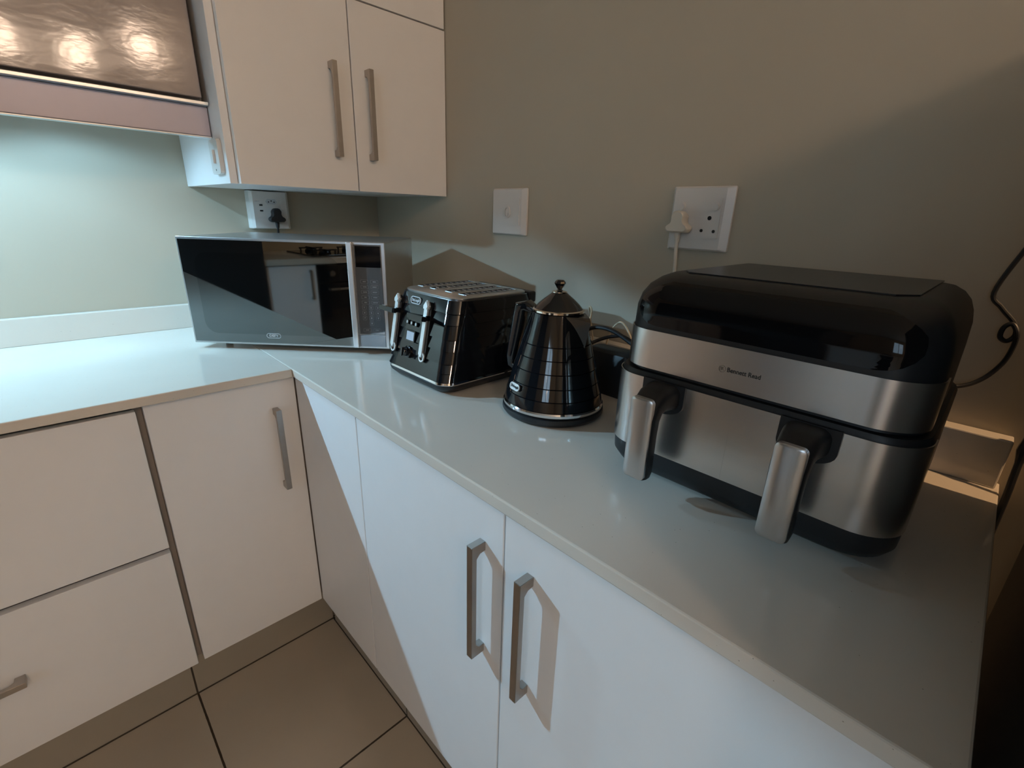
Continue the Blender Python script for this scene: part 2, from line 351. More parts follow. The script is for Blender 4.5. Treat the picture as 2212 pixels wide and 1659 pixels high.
# ------------------------------------------------------------------ sockets
def bevel_plate(w, h, dep, cov, inset):
    """plate with sloped border, in the local xy frame, centre at origin"""
    b = B(); o = rr2(w, h, .004); i_ = rr2(w - cov * 2, h - cov * 2, .003)
    b.rings([[(x, y, 0) for x, y in o], [(x, y, dep * .45) for x, y in o], [(x, y, dep) for x, y in i_]], fr=None)
    return b
# surface-mounted combination outlet beside microwave plug
t = thing('wall_socket', 'white combination outlet with USB slots under the wall cabinet', 'socket', (-.385, 0, 1.18))
fr = frame((-.3855, -.001, 1.2335), (1, 0, 0), (0, 0, 1), (0, -1, 0))
b = B(); o_ = rr2(.1115, .1085, .003); i_ = rr2(.096, .104, .003)
b.rings([[(x, y, 0) for x, y in o_], [(x, y, .034) for x, y in o_], [(x, y, .041) for x, y in i_]], fr=fr); b.obj('box', M['plastic_white'], t)
f2 = fr @ Matrix.Translation((.004, .0245, .0405))
b = B(); b.prism([(-.0165, 0), (-.011, .0075), (.011, .0075), (.0165, 0), (.011, -.0075), (-.011, -.0075)], 0, .0016, f2); b.obj('outlet_recess', M['print'], t)
for dx, dy in ((-.008, -.001), (0, .002), (.008, -.001)):
    B().prism(stadium(.0035, .0035), .001, .0022, f2 @ Matrix.Translation((dx, dy, 0))).obj('pin_hole', M['hole'], t)
for dz in (.014, -.002):
    B().prism(rr2(.009, .004, .0006), .0405, .0418, fr @ Matrix.Translation((-.0265, dz, 0))).obj('usb_slot', M['hole'], t)
for dz in (.0255, .0075):
    k = B().prism(rr2(.009, .011, .001), .0405, .0435, fr @ Matrix.Translation((.0325, dz, 0))).obj('rocker', M['plastic_white'], t)
b = B(); text_bm(b, 'USB 5V', .0042, .0002, fr @ Matrix.Translation((-.036, .0245, .0412))); b.obj('print', M['print'], t)

def plug(name, fr, material, label, cordpts, cordr, ribs=True):
    """three pin plug: trefoil body, neck with strain relief and cord; fr: x right, y up, z out of wall"""
    t = thing(name, label, 'plug', tuple(fr.translation))
    pts = []
    ctrl = [(0, .0205), (.0085, .0188), (.0128, .012), (.0122, .004), (.0150, -.003), (.0215, -.0075), (.0238, -.013), (.019, -.0185), (.010, -.019), (0, -.019)]
    P = [(x, y) for x, y in ctrl] + [(-x, y) for x, y in ctrl[-2:0:-1]]
    n = len(P)
    for i in range(n):
        p0, p1, p2, p3 = [Vector(P[(i + k) % n]) for k in (-1, 0, 1, 2)]
        for k in range(4):
            s = k / 4; pts.append(tuple(.5 * ((2 * p1) + (p2 - p0) * s + (2 * p0 - 5 * p1 + 4 * p2 - p3) * s * s + (3 * p1 - p0 - 3 * p2 + p3) * s ** 3)))
    sc_ = lambda k, z: [(x * k, y * k, z) for x, y in pts]
    B().rings([sc_(.86, 0), sc_(.9, .004), sc_(1.0, .010), sc_(1.02, .018), sc_(.98, .023), sc_(.86, .026)], fr=fr).obj('plug_body', material, t, smooth=True)
    b = B(); b.tube([fr @ Vector(p) for p in ((0, -.012, .013), (0, -.024, .0135), (0, -.034, .0135))], lambda s: .0062 - .0022 * s, 12, 4)
    if ribs:
        for k in range(5): b.tube([fr @ Vector((0, -.022 - k * .003, .0135)), fr @ Vector((0, -.0235 - k * .003, .0135))], .0062 - .0003 * k, 12, 1)
    b.obj('strain_relief', material, t, smooth=True)
    B().tube(cordpts, cordr, 10, 6).obj('cord', material, t, smooth=True)
    return t
plug('power_plug', frame((-.3755, -.0425, 1.219), (1, 0, 0), (0, 0, 1), (0, -1, 0)), M['black_matte'], 'black three-pin plug in the outlet above the microwave',
     [(-.3755, -.056, 1.188), (-.3755, -.054, 1.17), (-.372, -.040, 1.14), (-.36, -.026, 1.06), (-.34, -.026, .99)], .0032)

# small single plate and big double plate on right wall
def wall_plate(y0, z0, w, h, label):
    t = thing('wall_socket' if w < .12 else 'wall_plate', label, 'socket', (0, y0 - w / 2, z0 - h))
    return t, frame((-.001, y0 - w / 2, z0 - h / 2), (0, -1, 0), (0, 0, 1), (-1, 0, 0))
t, fr = wall_plate(-.6368, 1.3087, .127, .1155, 'small white aerial outlet plate on the right wall above the kettle')
o_ = rr2(.127, .1155, .003); i_ = rr2(.108, .109, .003)
b = B(); b.rings([[(x, y, 0) for x, y in o_], [(x, y, .005) for x, y in o_], [(x - .005, y, .010) for x, y in i_]], fr=fr); b.obj('plate', M['plastic_white'], t)
B().prism(rr2(.097, .066, .002), .0095, .0115, fr @ Matrix.Translation((-.006, .0, 0)), bev=.0005).obj('insert', M['plastic_white'], t)
b = B(); f2 = fr @ Matrix.Translation((-.001, -.001, .0112))
ringprism(b, stadium(.022, .030), stadium(.014, .022), 0, .0028, f2); b.prism(rr2(.010, .005, .001), 0, .0028, f2 @ Matrix.Translation((.001, .003, 0))); b.prism(stadium(.007, .009), 0, .002, f2 @ Matrix.Translation((0, -.006, 0)))
b.obj('aerial_port', M['plastic_white'], t)

t, fr = wall_plate(-1.166, 1.3048, .1195, .1155, 'large white double socket plate on the right wall above the air fryer')
o_ = rr2(.1195, .1155, .003); i_ = rr2(.100, .109, .003)
b = B(); b.rings([[(x, y, 0) for x, y in o_], [(x, y, .005) for x, y in o_], [(x - .004, y, .011) for x, y in i_]], fr=fr); b.obj('plate', M['plastic_white'], t)
B().prism(rr2(.094, .072, .002), .0105, .0132, fr @ Matrix.Translation((-.006, .001, 0)), bev=.0005).obj('insert', M['plastic_white'], t)
cy, cz = -1.166 - .1195 / 2, 1.3048 - .1155 / 2
for y_, z_ in ((-1.190, 1.269), (-1.2565, 1.269)):
    k = B().prism(stadium(.016, .016), 0, .0022, frame((-.0142, y_, z_), (0, -1, 0), (0, 0, 1), (-1, 0, 0))).obj('rocker_ring', M['plastic_white'], t)
    B().rings([[(x, y, zz) for x, y in stadium(.013, .013)] for zz in (0, .004)], fr=frame((-.0152, y_, z_ - .001), (0, -1, 0), (0, .14, 1), (-1, 0, .14))).obj('rocker', M['plastic_white'], k)
for y_, z_, r_ in ((-1.2478, 1.2488, .0075), (-1.2355, 1.2262, .0058), (-1.259, 1.2255, .0058)):
    B().prism(stadium(r_, r_), 0, .0012, frame((-.0136, y_, z_), (0, -1, 0), (0, 0, 1), (-1, 0, 0))).obj('pin_hole', M['hole'], t)
plug('power_plug', frame((-.0145, -1.196, 1.240), (0, -1, 0), (0, 0, 1), (-1, 0, 0)), M['plug_white'], 'white three-pin plug with cord going down behind the air fryer',
     [(-.028, -1.196, 1.209), (-.028, -1.197, 1.19), (-.026, -1.200, 1.12), (-.040, -1.203, 1.02), (-.040, -1.205, .93)], .0034)

# ------------------------------------------------------------------ microwave
u = Vector((.70711, -.70711, 0)); n_ = Vector((-.70711, -.70711, 0)); O = Vector((-.688, -.2804, .912))
MW, MH, MD = .4925, .2595, .305
t = thing('microwave', 'silver microwave with dark mirrored door standing diagonally in the corner', 'microwave', tuple(O + u * MW / 2 - n_ * MD / 2 - Vector((0, 0, .012))))
fr = frame(O, u, (0, 0, 1), n_)   # x along face, y up, z outward
def mb(x0, x1, y0, y1, z0, z1, bev=0, nm='p', ma='satin', par=None):
    return B().box((x0, y0, z0), (x1, y1, z1), bev, 2, fr).obj(nm, M[ma], par or t)
mb(.002, MW - .002, .004, MH, -MD, -.012, .003, 'body', 'satin')
mb(0, MW, .003, MH + .0005, -.0118, -.001, .0015, 'front_frame', 'satin')
door = mb(.005, .4035, .008, MH - .005, -.0009, .0012, .0006, 'door', 'mw_glass')
B().prism(rr2(.345, .195, .03), .0013, .00155, fr @ Matrix.Translation((.0385 + .345 / 2 - .002, .030 + .195 / 2, 0))).obj('window', M['mw_window'], door)
f2 = fr @ Matrix.Translation((.2035, .0275, .0014))
b = B(); ringprism(b, stadium(.036, .0125), stadium(.0335, .010), 0, .0008, f2); text_bm(b, 'DEFY', .0085, .0003, f2, bold=.0002, sx=1.15); b.obj('badge', M['print'], door)
mb(.4045, .4185, .006, MH + .0005, -.0009, .011, .002, 'handle', 'satin_trim')
pan = mb(.4200, .4835, .040, MH - .005, -.0009, .0010, .0004, 'control_panel', 'mw_panel')
mb(.4200, .4835, .008, .0385, -.0009, .0010, .0004, 'door_button', 'mw_panel')
mb(.4205, .4830, .0386, .0396, .0002, .0013, 0, 'button_line', 'print')
disp = mb(.4225, .4815, MH - .057, MH - .008, .0010, .0014, 0, 'display', 'fryer_gloss')
kb = B(); kt = B()
def key(x, y, wd, hg, txt=None, s=.0055):
    f3 = fr @ Matrix.Translation((x, y, .0011)); ringprism(kb, rr2(wd, hg, .002, 4), rr2(wd - .0008, hg - .0008, .0017, 4), 0, .0003, f3)
    if txt: text_bm(kt, txt, s, .00012, f3 @ Matrix.Translation((0, 0, .0002)))
rows = [.1045, .0915, .0785]; num = 1
for r_ in rows:
    for cx_ in (.4355, .4520, .4685): key(cx_, r_ + .002, .0098, .0100, str(num)); num += 1
key(.4520, .0675, .0098, .0100, '0')
key(.4395, .0505, .0190, .0085, 'STOP', .003); key(.4640, .0505, .0190, .0085, 'START', .003)
for j, yy in enumerate((.118, .1305, .143, .1555, .168)):
    for cx_, tx in ((.4400, ('GRILL', 'TIME', 'CLOCK', 'COOK', 'AUTO')[j]), (.4640, ('DEFROST', 'POWER', 'MEMORY', 'REHEAT', 'MENU')[j])):
        key(cx_, yy + .001, .0185, .0085, tx, .0028)
kb.obj('key_outlines', M['key_line'], pan); kt.obj('key_print', M['print'], pan)
for fx_, fy_ in ((.05, -.06), (MW - .05, -.06), (.04, -MD + .03), (MW - .04, -MD + .03)):
    B().lathe([(.008, -.012), (.009, .0035)], (0, 0), 20, fr=Matrix.Translation(O + u * fx_ + n_ * fy_)).obj('foot', M['black_matte'], t, smooth=True)

# ------------------------------------------------------------------ toaster
t = thing('toaster', 'glossy black four-slot toaster with chrome trim beside the microwave', 'toaster', (-.27, -.85, .90))
TOAST = t; TY0, TY1 = -.958, -.742
def tfx(z): return -.413 + (z - .93) * (.033 / .156)
def tsec(z, e=0.0, r=.030, zz=None):
    k = (z - .93) / .156
    return rrect(tfx(z) - e, -.140 - .035 * k + e, TY0 + .002 * k - e, TY1 - .014 * k + e, r, zz if zz is not None else z, 8)
b = B(); b.rings([tsec(.92, -.018, .03, .900), tsec(.92, -.010, .03, .9035), tsec(.92, .000, .03, .914), tsec(.92, .0015, .03, .9195)]); b.obj('base', M['black_matte'], t, smooth=True)
b = B(); b.rings([tsec(.923, .0010, .03, .9196), tsec(.923, .0022, .03, .9225), tsec(.923, .0010, .03, .9268)]); b.obj('chrome_band', M['chrome'], t, smooth=True)
tz = [.927, .9455, .9640, .9880, 1.0105, 1.0385, 1.0600, 1.0850]
b = B(); rg = []
for a_, c_ in zip(tz[:-1], tz[1:]):
    rg += [tsec(a_, .0002), tsec(a_ + .0008, .0042), tsec(c_ - .0006, .0006), tsec(c_, -.0006)]
b.rings(rg); b.obj('body', M['black_gloss'], t, smooth=True)
b = B(); b.rings([tsec(1.085, -.004, .028, 1.0852), tsec(1.085, -.0035, .028, 1.0885), tsec(1.085, -.006, .026, 1.0900)]); b.obj('top_plate', M['satin'], t, smooth=True)
ys = [-.7735, -.8190, -.8730, -.9185]
for y_ in ys:
    f2 = frame((-.268, y_ - .0, 1.0896), (1, 0, 0), (0, 1, 0), (0, 0, 1)); b = B()
    s_ = B().prism(rr2(.140, .024, .004), .0002, .0008, f2).obj('slot', M['hole'], t)
    ringprism(b, rr2(.144, .027, .005), rr2(.140, .023, .004), .0002, .0018, f2); b.obj('slot_rim', M['chrome'], s_)
    b = B()
    for k in range(9): b.tube([(-.268 - .058 + k * .0145, y_ - .006, 1.0906), (-.268 - .058 + k * .0145, y_ + .006, 1.0906)], .0007, 6, 1)
    b.obj('bread_guide', M['steel'], s_)
# rear housing lip
B().box((-.180, TY0 + .006, 1.064), (-.158, TY1 - .020, 1.0875), .004).obj('rear_lip', M['black_matte'], t)
NF = Vector((-1, 0, .2)).normalized(); VF = Vector((.2, 0, 1)).normalized()
def tf(y, z, off=.003): return frame((tfx(z) - off - .0026, y, z), (0, -1, 0), VF, NF)
for yc in (-.772, -.880):
    f2 = tf(yc, 1.015, .001)
    k = B().prism(stadium(.0185, .122), 0, .0032, f2, bev=.0006).obj('lever_track', M['black_gloss'], t)
    b = B(); b.prism([(-.0095 + .0035, -.050), (-.0095, -.046), (-.0095, .046), (.0030, .046), (.0030, -.046), (0, -.052)], .003, .0078, f2, bev=.0008)
    b.prism([(-.0095, .044), (-.0105, .053), (-.001, .0655), (.0080, .053), (.0050, .044)], .003, .0110, f2, bev=.0022)
    ringprism(b, stadium(.0175, .020), stadium(.012, .014), .002, .006, f2 @ Matrix.Translation((0, -.051, 0)))
    b.obj('chrome_rail', M['satin_trim'], k, smooth=True)
    f3 = f2 @ Matrix.Translation((.0, .028, 0))
    b = B(); b.prism([(-.005, .002), (-.010, .018), (-.027, .024), (-.028, .034), (.026, .034), (.027, .024), (.010, .018), (.005, .002)], -.0045, .0055, f3 @ Matrix(((1, 0, 0, 0), (0, 0, 1, 0), (0, 1, 0, 0), (0, 0, 0, 1))), bev=.001)
    b.obj('lever', M['black_gloss'], k)
f2 = tf(-.8275, 1.071, .0012)
b = B(); ringprism(b, stadium(.036, .0155), stadium(.0325, .012), 0, .0014, f2); text_bm(b, 'DeLonghi', .0078, .0004, f2 @ Matrix.Translation((0, 0, .0008)), shear=.15, bold=.0002, sx=.92); b.obj('badge', M['print'], t)
for y_, z_ in ((-.8105, 1.025), (-.8265, 1.0245), (-.8425, 1.024)):
    k = B().prism(stadium(.0095, .0095), 0, .0022, tf(y_, z_, .0015)).obj('button', M['black_gloss'], t)
    B().prism(stadium(.0042, .0060), .0022, .0026, tf(y_, z_, .0015)).obj('button_mark', M['plastic_white'], k)
k = B().prism(rr2(.0335, .024, .002), 0, .0016, tf(-.828, .9985, .0025)).obj('display', M['black_gloss'], t)
B().prism(rr2(.026, .018, .001), .0016, .0020, tf(-.829, .9985, .0025)).obj('screen', M['lcd'], k)
f2 = tf(-.826, .965, .001)
k = B().lathe([(.0125, 0), (.0125, .003), (.0095, .004), (.0090, .013), (.0078, .015)], (0, 0), 28, fr=f2).obj('dial', M['black_gloss'], t, smooth=True)
B().box((-.0018, -.009, .0145), (.0018, .009, .0175), .0006, 2, f2).obj('dial_grip', M['black_gloss'], k)

# ------------------------------------------------------------------ kettle
KC = (-.2907, -1.129)
t = tag(thing('power_base', '', ''), 'round black kettle power base with a chrome rim under the kettle', 'kettle base')
t.location = (*KC, .90)
B().lathe([(.078, .900), (.090, .9025), (.0938, .908), (.0932, .9145), (.088, .9165)], KC, 64).obj('stand', M['black_matte'], t, smooth=True)
B().tube([(KC[0] + .085, KC[1] + .03, .9045), (KC[0] + .11, KC[1] + .06, .9045), (KC[0] + .14, KC[1] + .11, .9045), (KC[0] + .20, KC[1] + .14, .9045)], .0034, 8, 6).obj('cord', M['black_matte'], t, smooth=True)
t = thing('kettle', 'glossy black conical kettle with tiered body and faceted lid knob', 'kettle', (*KC, .917))
B().lathe([(.0885, .9168), (.0918, .9190), (.0922, .9235), (.0905, .9262)], KC, 64).obj('chrome_band', M['chrome'], t, smooth=True)
kr = [(.926, .0895), (.945, .0855), (.966, .0795), (.990, .0735), (1.012, .0672), (1.034, .0610), (1.086, .0455)]
prof = [(.0890, .9262)]
for (a_, ra), (c_, rc) in zip(kr[:-1], kr[1:]):
    prof += [(ra - .0012, a_ + .0002), (ra + .0008, a_ + .0012), (rc + .0010, c_ - .0006), (rc - .0012, c_)]
b = B(); b.lathe(prof, KC, 64); body = b.obj('body', M['black_gloss'], t, smooth=True)
B().lathe([(.0435, 1.0855), (.0462, 1.0870), (.0462, 1.0900), (.0430, 1.0915)], KC, 64).obj('lid_ring', M['gold'], t, smooth=True)
lid = B().lathe([(.0428, 1.0912), (.0365, 1.0985), (.0265, 1.1077), (.0175, 1.1147), (.0128, 1.1185)], KC, 64).obj('lid', M['black_gloss'], t, smooth=True)
B().lathe([(.0122, 1.1180), (.0133, 1.1190), (.0133, 1.1205), (.010, 1.1215)], KC, 40).obj('knob_ring', M['gold'], lid, smooth=True)
B().lathe([(.0060, 1.1213), (.0038, 1.1240), (.0100, 1.1345), (.0086, 1.1375), (.0060, 1.1400)], KC, 8).obj('knob', M['black_gloss'], lid)
dcam = Vector((-.767, -.642, 0)); dlft = Vector((-.642, .767, 0)); KV = Vector((*KC, 0))
hd = (dlft * .90 - dcam * .42).normalized(); sd = (-dlft * .78 + dcam * .63).normalized()
def kp(r, z, d=hd): return KV + d * r + Vector((0, 0, z))
side = hd.cross(Vector((0, 0, 1)))
def hsec(p, T, w, h):
    T = Vector(T).normalized(); N = side.cross(T).normalized(); out = []
    for x, y in rr2(w, h, min(w, h) * .3, 4): out.append(tuple(p + side * x + N * y))
    return out
path = [(.030, 1.078, 1, .2, .016, .010), (.050, 1.084, 1, .35, .024, .014), (.062, 1.089, 1, .1, .028, .018), (.0735, 1.086, .75, -1, .028, .022), (.0765, 1.072, .2, -1, .026, .022), (.081, 1.045, .2, -1, .024, .021), (.087, 1.015, .15, -1, .022, .020), (.091, .990, 0, -1, .022, .018), (.090, .974, -.5, -1, .020, .014), (.074, .966, -1, -.2, .018, .010)]
B().rings([hsec(kp(r_, z_), hd * a_ + Vector((0, 0, c_)), w_, h_) for r_, z_, a_, c_, w_, h_ in path]).obj('handle', M['black_gloss'], t, smooth=True)
s2 = sd.cross(Vector((0, 0, 1)))
b = B(); A = [kp(.039, 1.0850, sd) + s2 * .027, kp(.039, 1.0850, sd) - s2 * .027, kp(.068, 1.0840, sd), kp(.0625, 1.030, sd), kp(.040, 1.080, sd), kp(.045, 1.040, sd), kp(.0705, 1.0770, sd)]
tb = b.bm; vv = [tb.verts.new(p) for p in A]; bmesh.ops.convex_hull(tb, input=vv); b.obj('spout', M['black_gloss'], t)
ang = math.radians(52); ld_ = (dcam * math.cos(ang) + dlft * math.sin(ang)).normalized()
tv = (-dcam * math.sin(ang) + dlft * math.cos(ang)).normalized()
vv_ = (Vector((0, 0, 1)) - ld_ * .28).normalized()
lp = KV + ld_ * .0855 + Vector((0, 0, .9590)); xx = vv_.cross(ld_).normalized()
f2 = frame(lp, xx, vv_, xx.cross(vv_))
b = B(); ringprism(b, stadium(.029, .0125), stadium(.0262, .0095), -.001, .0012, f2); b.prism(stadium(.0262, .0095), -.0015, .0002, f2); b.obj('badge', M['satin_trim'], body)
b = B(); text_bm(b, 'DeLonghi', .0062, .0003, f2 @ Matrix.Translation((0, 0, .0006)), shear=.15, bold=.00015, sx=.9); b.obj('badge_print', M['inktext'], body)

# ------------------------------------------------------------------ air fryer
AY0, AY1 = -1.6565, -1.3080
t = thing('air_fryer', 'large black and stainless dual-drawer air fryer with two vertical handles', 'air fryer', (-.22, -1.48, .90))
XR = -.068
def asec(z, xf, ey, r=.045, xr=XR): return rrect(xf, xr, AY0 + ey, AY1 - ey, r, z, 10)
b = B(); b.rings([asec(.9000, -.352, .030), asec(.9030, -.364, .020), asec(.9120, -.377, .007), asec(.9240, -.3835, .001), asec(.9435, -.3845, .000), asec(1.0480, -.3835, .0005), asec(1.0525, -.382, .003), asec(1.0526, -.374, .009), asec(1.0560, -.3735, .010), asec(1.0565, -.3785, .0075),
               asec(1.108, -.3785, .008), asec(1.135, -.3785, .009), asec(1.150, -.375, .012), asec(1.162, -.366, .017), asec(1.171, -.352, .025), asec(1.1765, -.338, .035), asec(1.1780, -.328, .044, xr=XR-.006)])
b.obj('housing', M['black_matte'], t, smooth=True)
# top control glass and vent lid
B().prism([(-.322, -1.590), (-.322, -1.372), (-.300, -1.357), (-.082, -1.357), (-.082, -1.607), (-.300, -1.607)][::-1], 1.1782, 1.1796, bev=.0004).obj('lid_panel', M['dark_panel'], t)
# curved front control panel with big rounded corners
def fprof(z):
    pts_ = [(1.110, -.3785), (1.135, -.3785), (1.150, -.375), (1.162, -.366), (1.171, -.352), (1.1765, -.332)]
    for (a_, xa), (c_, xc) in zip(pts_[:-1], pts_[1:]):
        if a_ <= z <= c_: return xa + (xc - xa) * (z - a_) / (c_ - a_)
    return -.3785
b = B(); rg = []
zl = [1.114, 1.116, 1.120, 1.126, 1.134, 1.142, 1.150, 1.156, 1.162, 1.166, 1.169]
for z in zl:
    k = max(0, 1 - (z - 1.114) / .034) ; ey = .006 + .036 * (1 - math.sqrt(max(0, 1 - k * k)))
    k2 = max(0, (z - 1.145) / .028); ey = max(ey, .010 + .05 * (1 - math.sqrt(max(0, 1 - min(1, k2) ** 2))))
    ey += max(0, z - 1.148) * .55; ya, yb = AY1 - .017 - ey, AY0 + .017 + ey; row = []
    he = .009 if z < 1.135 else .009 + .003 * (z - 1.135) / .015 if z < 1.15 else .012 + .005 * (z - 1.15) / .012 if z < 1.162 else .017 + .008 * (z - 1.162) / .009
    for i in range(49):
        y_ = ya + (yb - ya) * i / 48; rr_ = .045
        dy = max(0, y_ - (AY1 - he - rr_), (AY0 + he + rr_) - y_)
        row.append((fprof(z) - .0015 + rr_ - math.sqrt(max(0, rr_ * rr_ - dy * dy)), y_, z))
    rg.append(row)
b.rings(rg, cap=False, closed=False); tmpo = b.obj('control_panel', M['fryer_gloss'], t, smooth=True)
# steel sheets wrapping the front corners
def shell(z0, z1, xf, ey, side_len, y_from=None, y_to=None, th=.0014, r=.045, cuts=()):
    """front sheet following the rounded plan; optional y range"""
    pts_ = []
    ya, yb = AY1 - ey, AY0 + ey
    for k in range(5): pts_.append((xf + r + side_len * (1 - k / 4), ya, 0, 1))
    for k in range(1, 11):
        a_ = math.radians(90 + 90 * k / 10); pts_.append((xf + r + r * math.cos(a_), ya - r + r * math.sin(a_), math.cos(a_), math.sin(a_)))
    nst = 60
    for k in range(1, nst): pts_.append((xf, (ya - r) + ((yb + r) - (ya - r)) * k / nst, -1, 0))
    for k in range(0, 11):
        a_ = math.radians(180 + 90 * k / 10); pts_.append((xf + r + r * math.cos(a_), yb + r + r * math.sin(a_), math.cos(a_), math.sin(a_)))
    for k in range(1, 5): pts_.append((xf + r + side_len * k / 4, yb, 0, -1))
    if y_from is not None:
        # keep points between y_from (high) and y_to (low) with exact ends
        pts_ = [p for p in pts_ if y_to < p[1] < y_from]
        if y_from < ya: pts_ = [(xf, y_from, -1, 0)] + pts_
        if y_to > yb: pts_ = pts_ + [(xf, y_to, -1, 0)]
    b = B(); rg = []
    for x, y, nx, ny in pts_:
        zt = z1; zb = z0
        rg.append([(x, y, zb), (x + nx * th, y + ny * th, zb), (x + nx * th, y + ny * th, zt), (x, y, zt)])
    b.rings(rg); return b
shell(1.0575, 1.1080, -.3790, .0072, .012).obj('steel_band', M['steel'], t, smooth=True)
f2 = frame((-.3806, -1.4585, 1.0805), (0, -1, 0), (0, 0, 1), (-1, 0, 0))
b = B(); text_bm(b, 'Bennett Read', .0074, .0001, f2 @ Matrix.Translation((.0055, 0, 0)), bold=.00012, ax='LEFT', sx=.93); b.obj('brand_print', M['inktext'], t)
b = B(); ringprism(b, stadium(.0080, .0080, 12), stadium(.0074, .0074, 12), 0, .0001, f2); text_bm(b, 'R', .0058, .0001, f2 @ Matrix.Translation((.0004, 0, 0)), sx=.8); ringprism(b, [(-.0028, -.0022), (-.0010, -.0022), (-.0010, .0022), (-.0028, .0018)], [(-.0024, -.0022), (-.0014, -.0022), (-.0014, .0018), (-.0024, .0014)], 0, .0001, f2); b.obj('emblem', M['greyink'], t)
for i, (yh, ya_, yb_, c0, c1) in enumerate(((-1.3945, 0, -1.4815, -1.365, -1.422), (-1.5600, -1.4816, -9, -1.532, -1.590))):
    dr = shell(.9450, 1.0465, -.3850, .0, .012, y_from=(ya_ if ya_ else 9), y_to=yb_).obj('drawer_front', M['steel'], t, smooth=True)
    # black mount plate: rectangle with round lower end
    hw = .0290; ym = (c0 + c1) / 2
    pts_ = [(-hw, .0265), (-hw, 0)] + [(-hw * math.cos(math.radians(a)), -.016 * math.sin(math.radians(a))) for a in range(15, 180, 15)] + [(hw, 0), (hw, .0265)]
    B().prism(pts_[::-1], 0, .0030, frame((-.3862, ym, 1.0215), (0, -1, 0), (0, 0, 1), (-1, 0, 0))).obj('handle_mount', M['black_matte'], dr)
    h = B(); X_ = lambda x, w_, z: [(x, yh - w_ / 2, z), (x, yh + w_ / 2, z)]
    # neck and grip swept as rounded sections: position (x,z), tangent angle, width, thickness
    secs = [(-.386, 1.0300, 180, .046, .034), (-.400, 1.0310, 182, .043, .032), (-.413, 1.0300, 195, .039, .030), (-.4235, 1.0235, 225, .036, .028), (-.428, 1.010, 258, .0345, .0240), (-.4285, .990, 268, .034, .0220), (-.4280, .960, 271, .034, .0215), (-.4275, .938, 272, .034, .021), (-.4275, .930, 272, .031, .018), (-.4275, .9270, 272, .024, .012)]
    rg = []
    for x, z, a_, w_, th_ in secs:
        a_ = math.radians(a_); N = Vector((-math.sin(a_), 0, math.cos(a_)))
        rg.append([tuple(Vector((x, yh + px_, z)) + N * py_) for px_, py_ in rr2(w_, th_, th_ * .35, 5)])
    h.rings(rg); hh = h.obj('handle', M['black_matte'], dr, smooth=True)
    # steel face on the grip
    fr3 = frame((-.4403, yh, .9845), (0, -1, 0), (.0, 0, 1), (-1, 0, .0))
    out_ = rr2(.0300, .1090, .006, 6)
    bb = B(); bb.rings([[(x, y, -.006) for x, y in out_], [(x, y, .0004 - (x / .015) ** 2 * .0012) for x, y in out_], [(x * .94, y * .985, .0012 - (x / .015) ** 2 * .0012) for x, y in out_], [(x * .5, y * .95, .0014) for x, y in out_]], fr=fr3)
    bb.obj('grip_plate', M['satin'], hh, smooth=True)

# ------------------------------------------------------------------ cables and small things behind
b = B(); b.rings([rrect(-.150, -.085, -1.196, -1.078, .012, z, 5) for z in (.9005,)] + [rrect(-.150 + e, -.085 - e, -1.196 + e, -1.078 - e, .012, z, 5) for z, e in ((.93, 0), (.975, .002), (.986, .006), (.990, .014))])
adp = single('power_box', b, M['black_matte'], 'black power box behind the kettle against the wall', 'power box', smooth=True)
B().tube([(-.120, -1.045, .990), (-.120, -1.060, 1.012), (-.118, -1.090, 1.0265), (-.115, -1.125, 1.0265), (-.112, -1.165, 1.012), (-.11, -1.21, .985), (-.10, -1.25, .93), (-.05, -1.30, .92), (-.0669, -1.36, .95)], .0044, 10).obj('cord', M['black_matte'], t, smooth=True)
B().tube([(-.148, -1.082, .965), (-.145, -1.085, .985), (-.125, -1.098, 1.000), (-.105, -1.125, 1.0120), (-.09, -1.150, 1.010), (-.07, -1.20, .97), (-.06, -1.25, .92), (-.06, -1.27, .905)], .0036, 10).obj('cord', M['black_matte'], adp, smooth=True)
single('charging_cable', B().tube([(-.168, -1.070, .994), (-.150, -1.075, 1.015), (-.128, -1.078, 1.040), (-.115, -1.072, 1.060), (-.100, -1.055, 1.062), (-.085, -1.05, 1.03), (-.078, -1.06, .97), (-.07, -1.062, .91)], .0020, 8), M['cream'], 'thin cream cable looping up behind the kettle spout', 'cable', smooth=True)
single('charging_cable', B().tube([(-.07, -1.075, .91), (-.068, -1.09, 1.00), (-.075, -1.115, 1.035), (-.076, -1.135, 1.030), (-.078, -1.160, .995), (-.08, -1.180, .97), (-.08, -1.205, .93), (-.08, -1.215, .904)], .0020, 8), M['cream'], 'thin cream cable crossing over the black power box', 'cable', smooth=True)
B().tube([(-.215, -.93, .9045), (-.235, -.972, .9045), (-.20, -1.01, .9045), (-.13, -.99, .9045), (-.07, -.95, .9045)], .0036, 10).obj('cord', M['black_matte'], TOAST, smooth=True)
single('power_cord', B().tube([(-.016, -1.705, 1.330), (-.016, -1.684, 1.262), (-.016, -1.669, 1.220), (-.016, -1.6555, 1.165), (-.016, -1.668, 1.146), (-.016, -1.685, 1.128), (-.016, -1.690, 1.113), (-.018, -1.684, 1.104), (-.020, -1.6765, 1.109), (-.020, -1.677, 1.122), (-.020, -1.684, 1.127), (-.022, -1.691, 1.115), (-.018, -1.692, 1.095), (-.016, -1.688, 1.072), (-.020, -1.675, 1.048), (-.030, -1.655, 1.034), (-.045, -1.62, 1.028), (-.052, -1.56, 1.0)], .0030, 10), M['black_matte'], 'black cord with a small loop hanging on the wall right of the air fryer', 'cord', smooth=True)
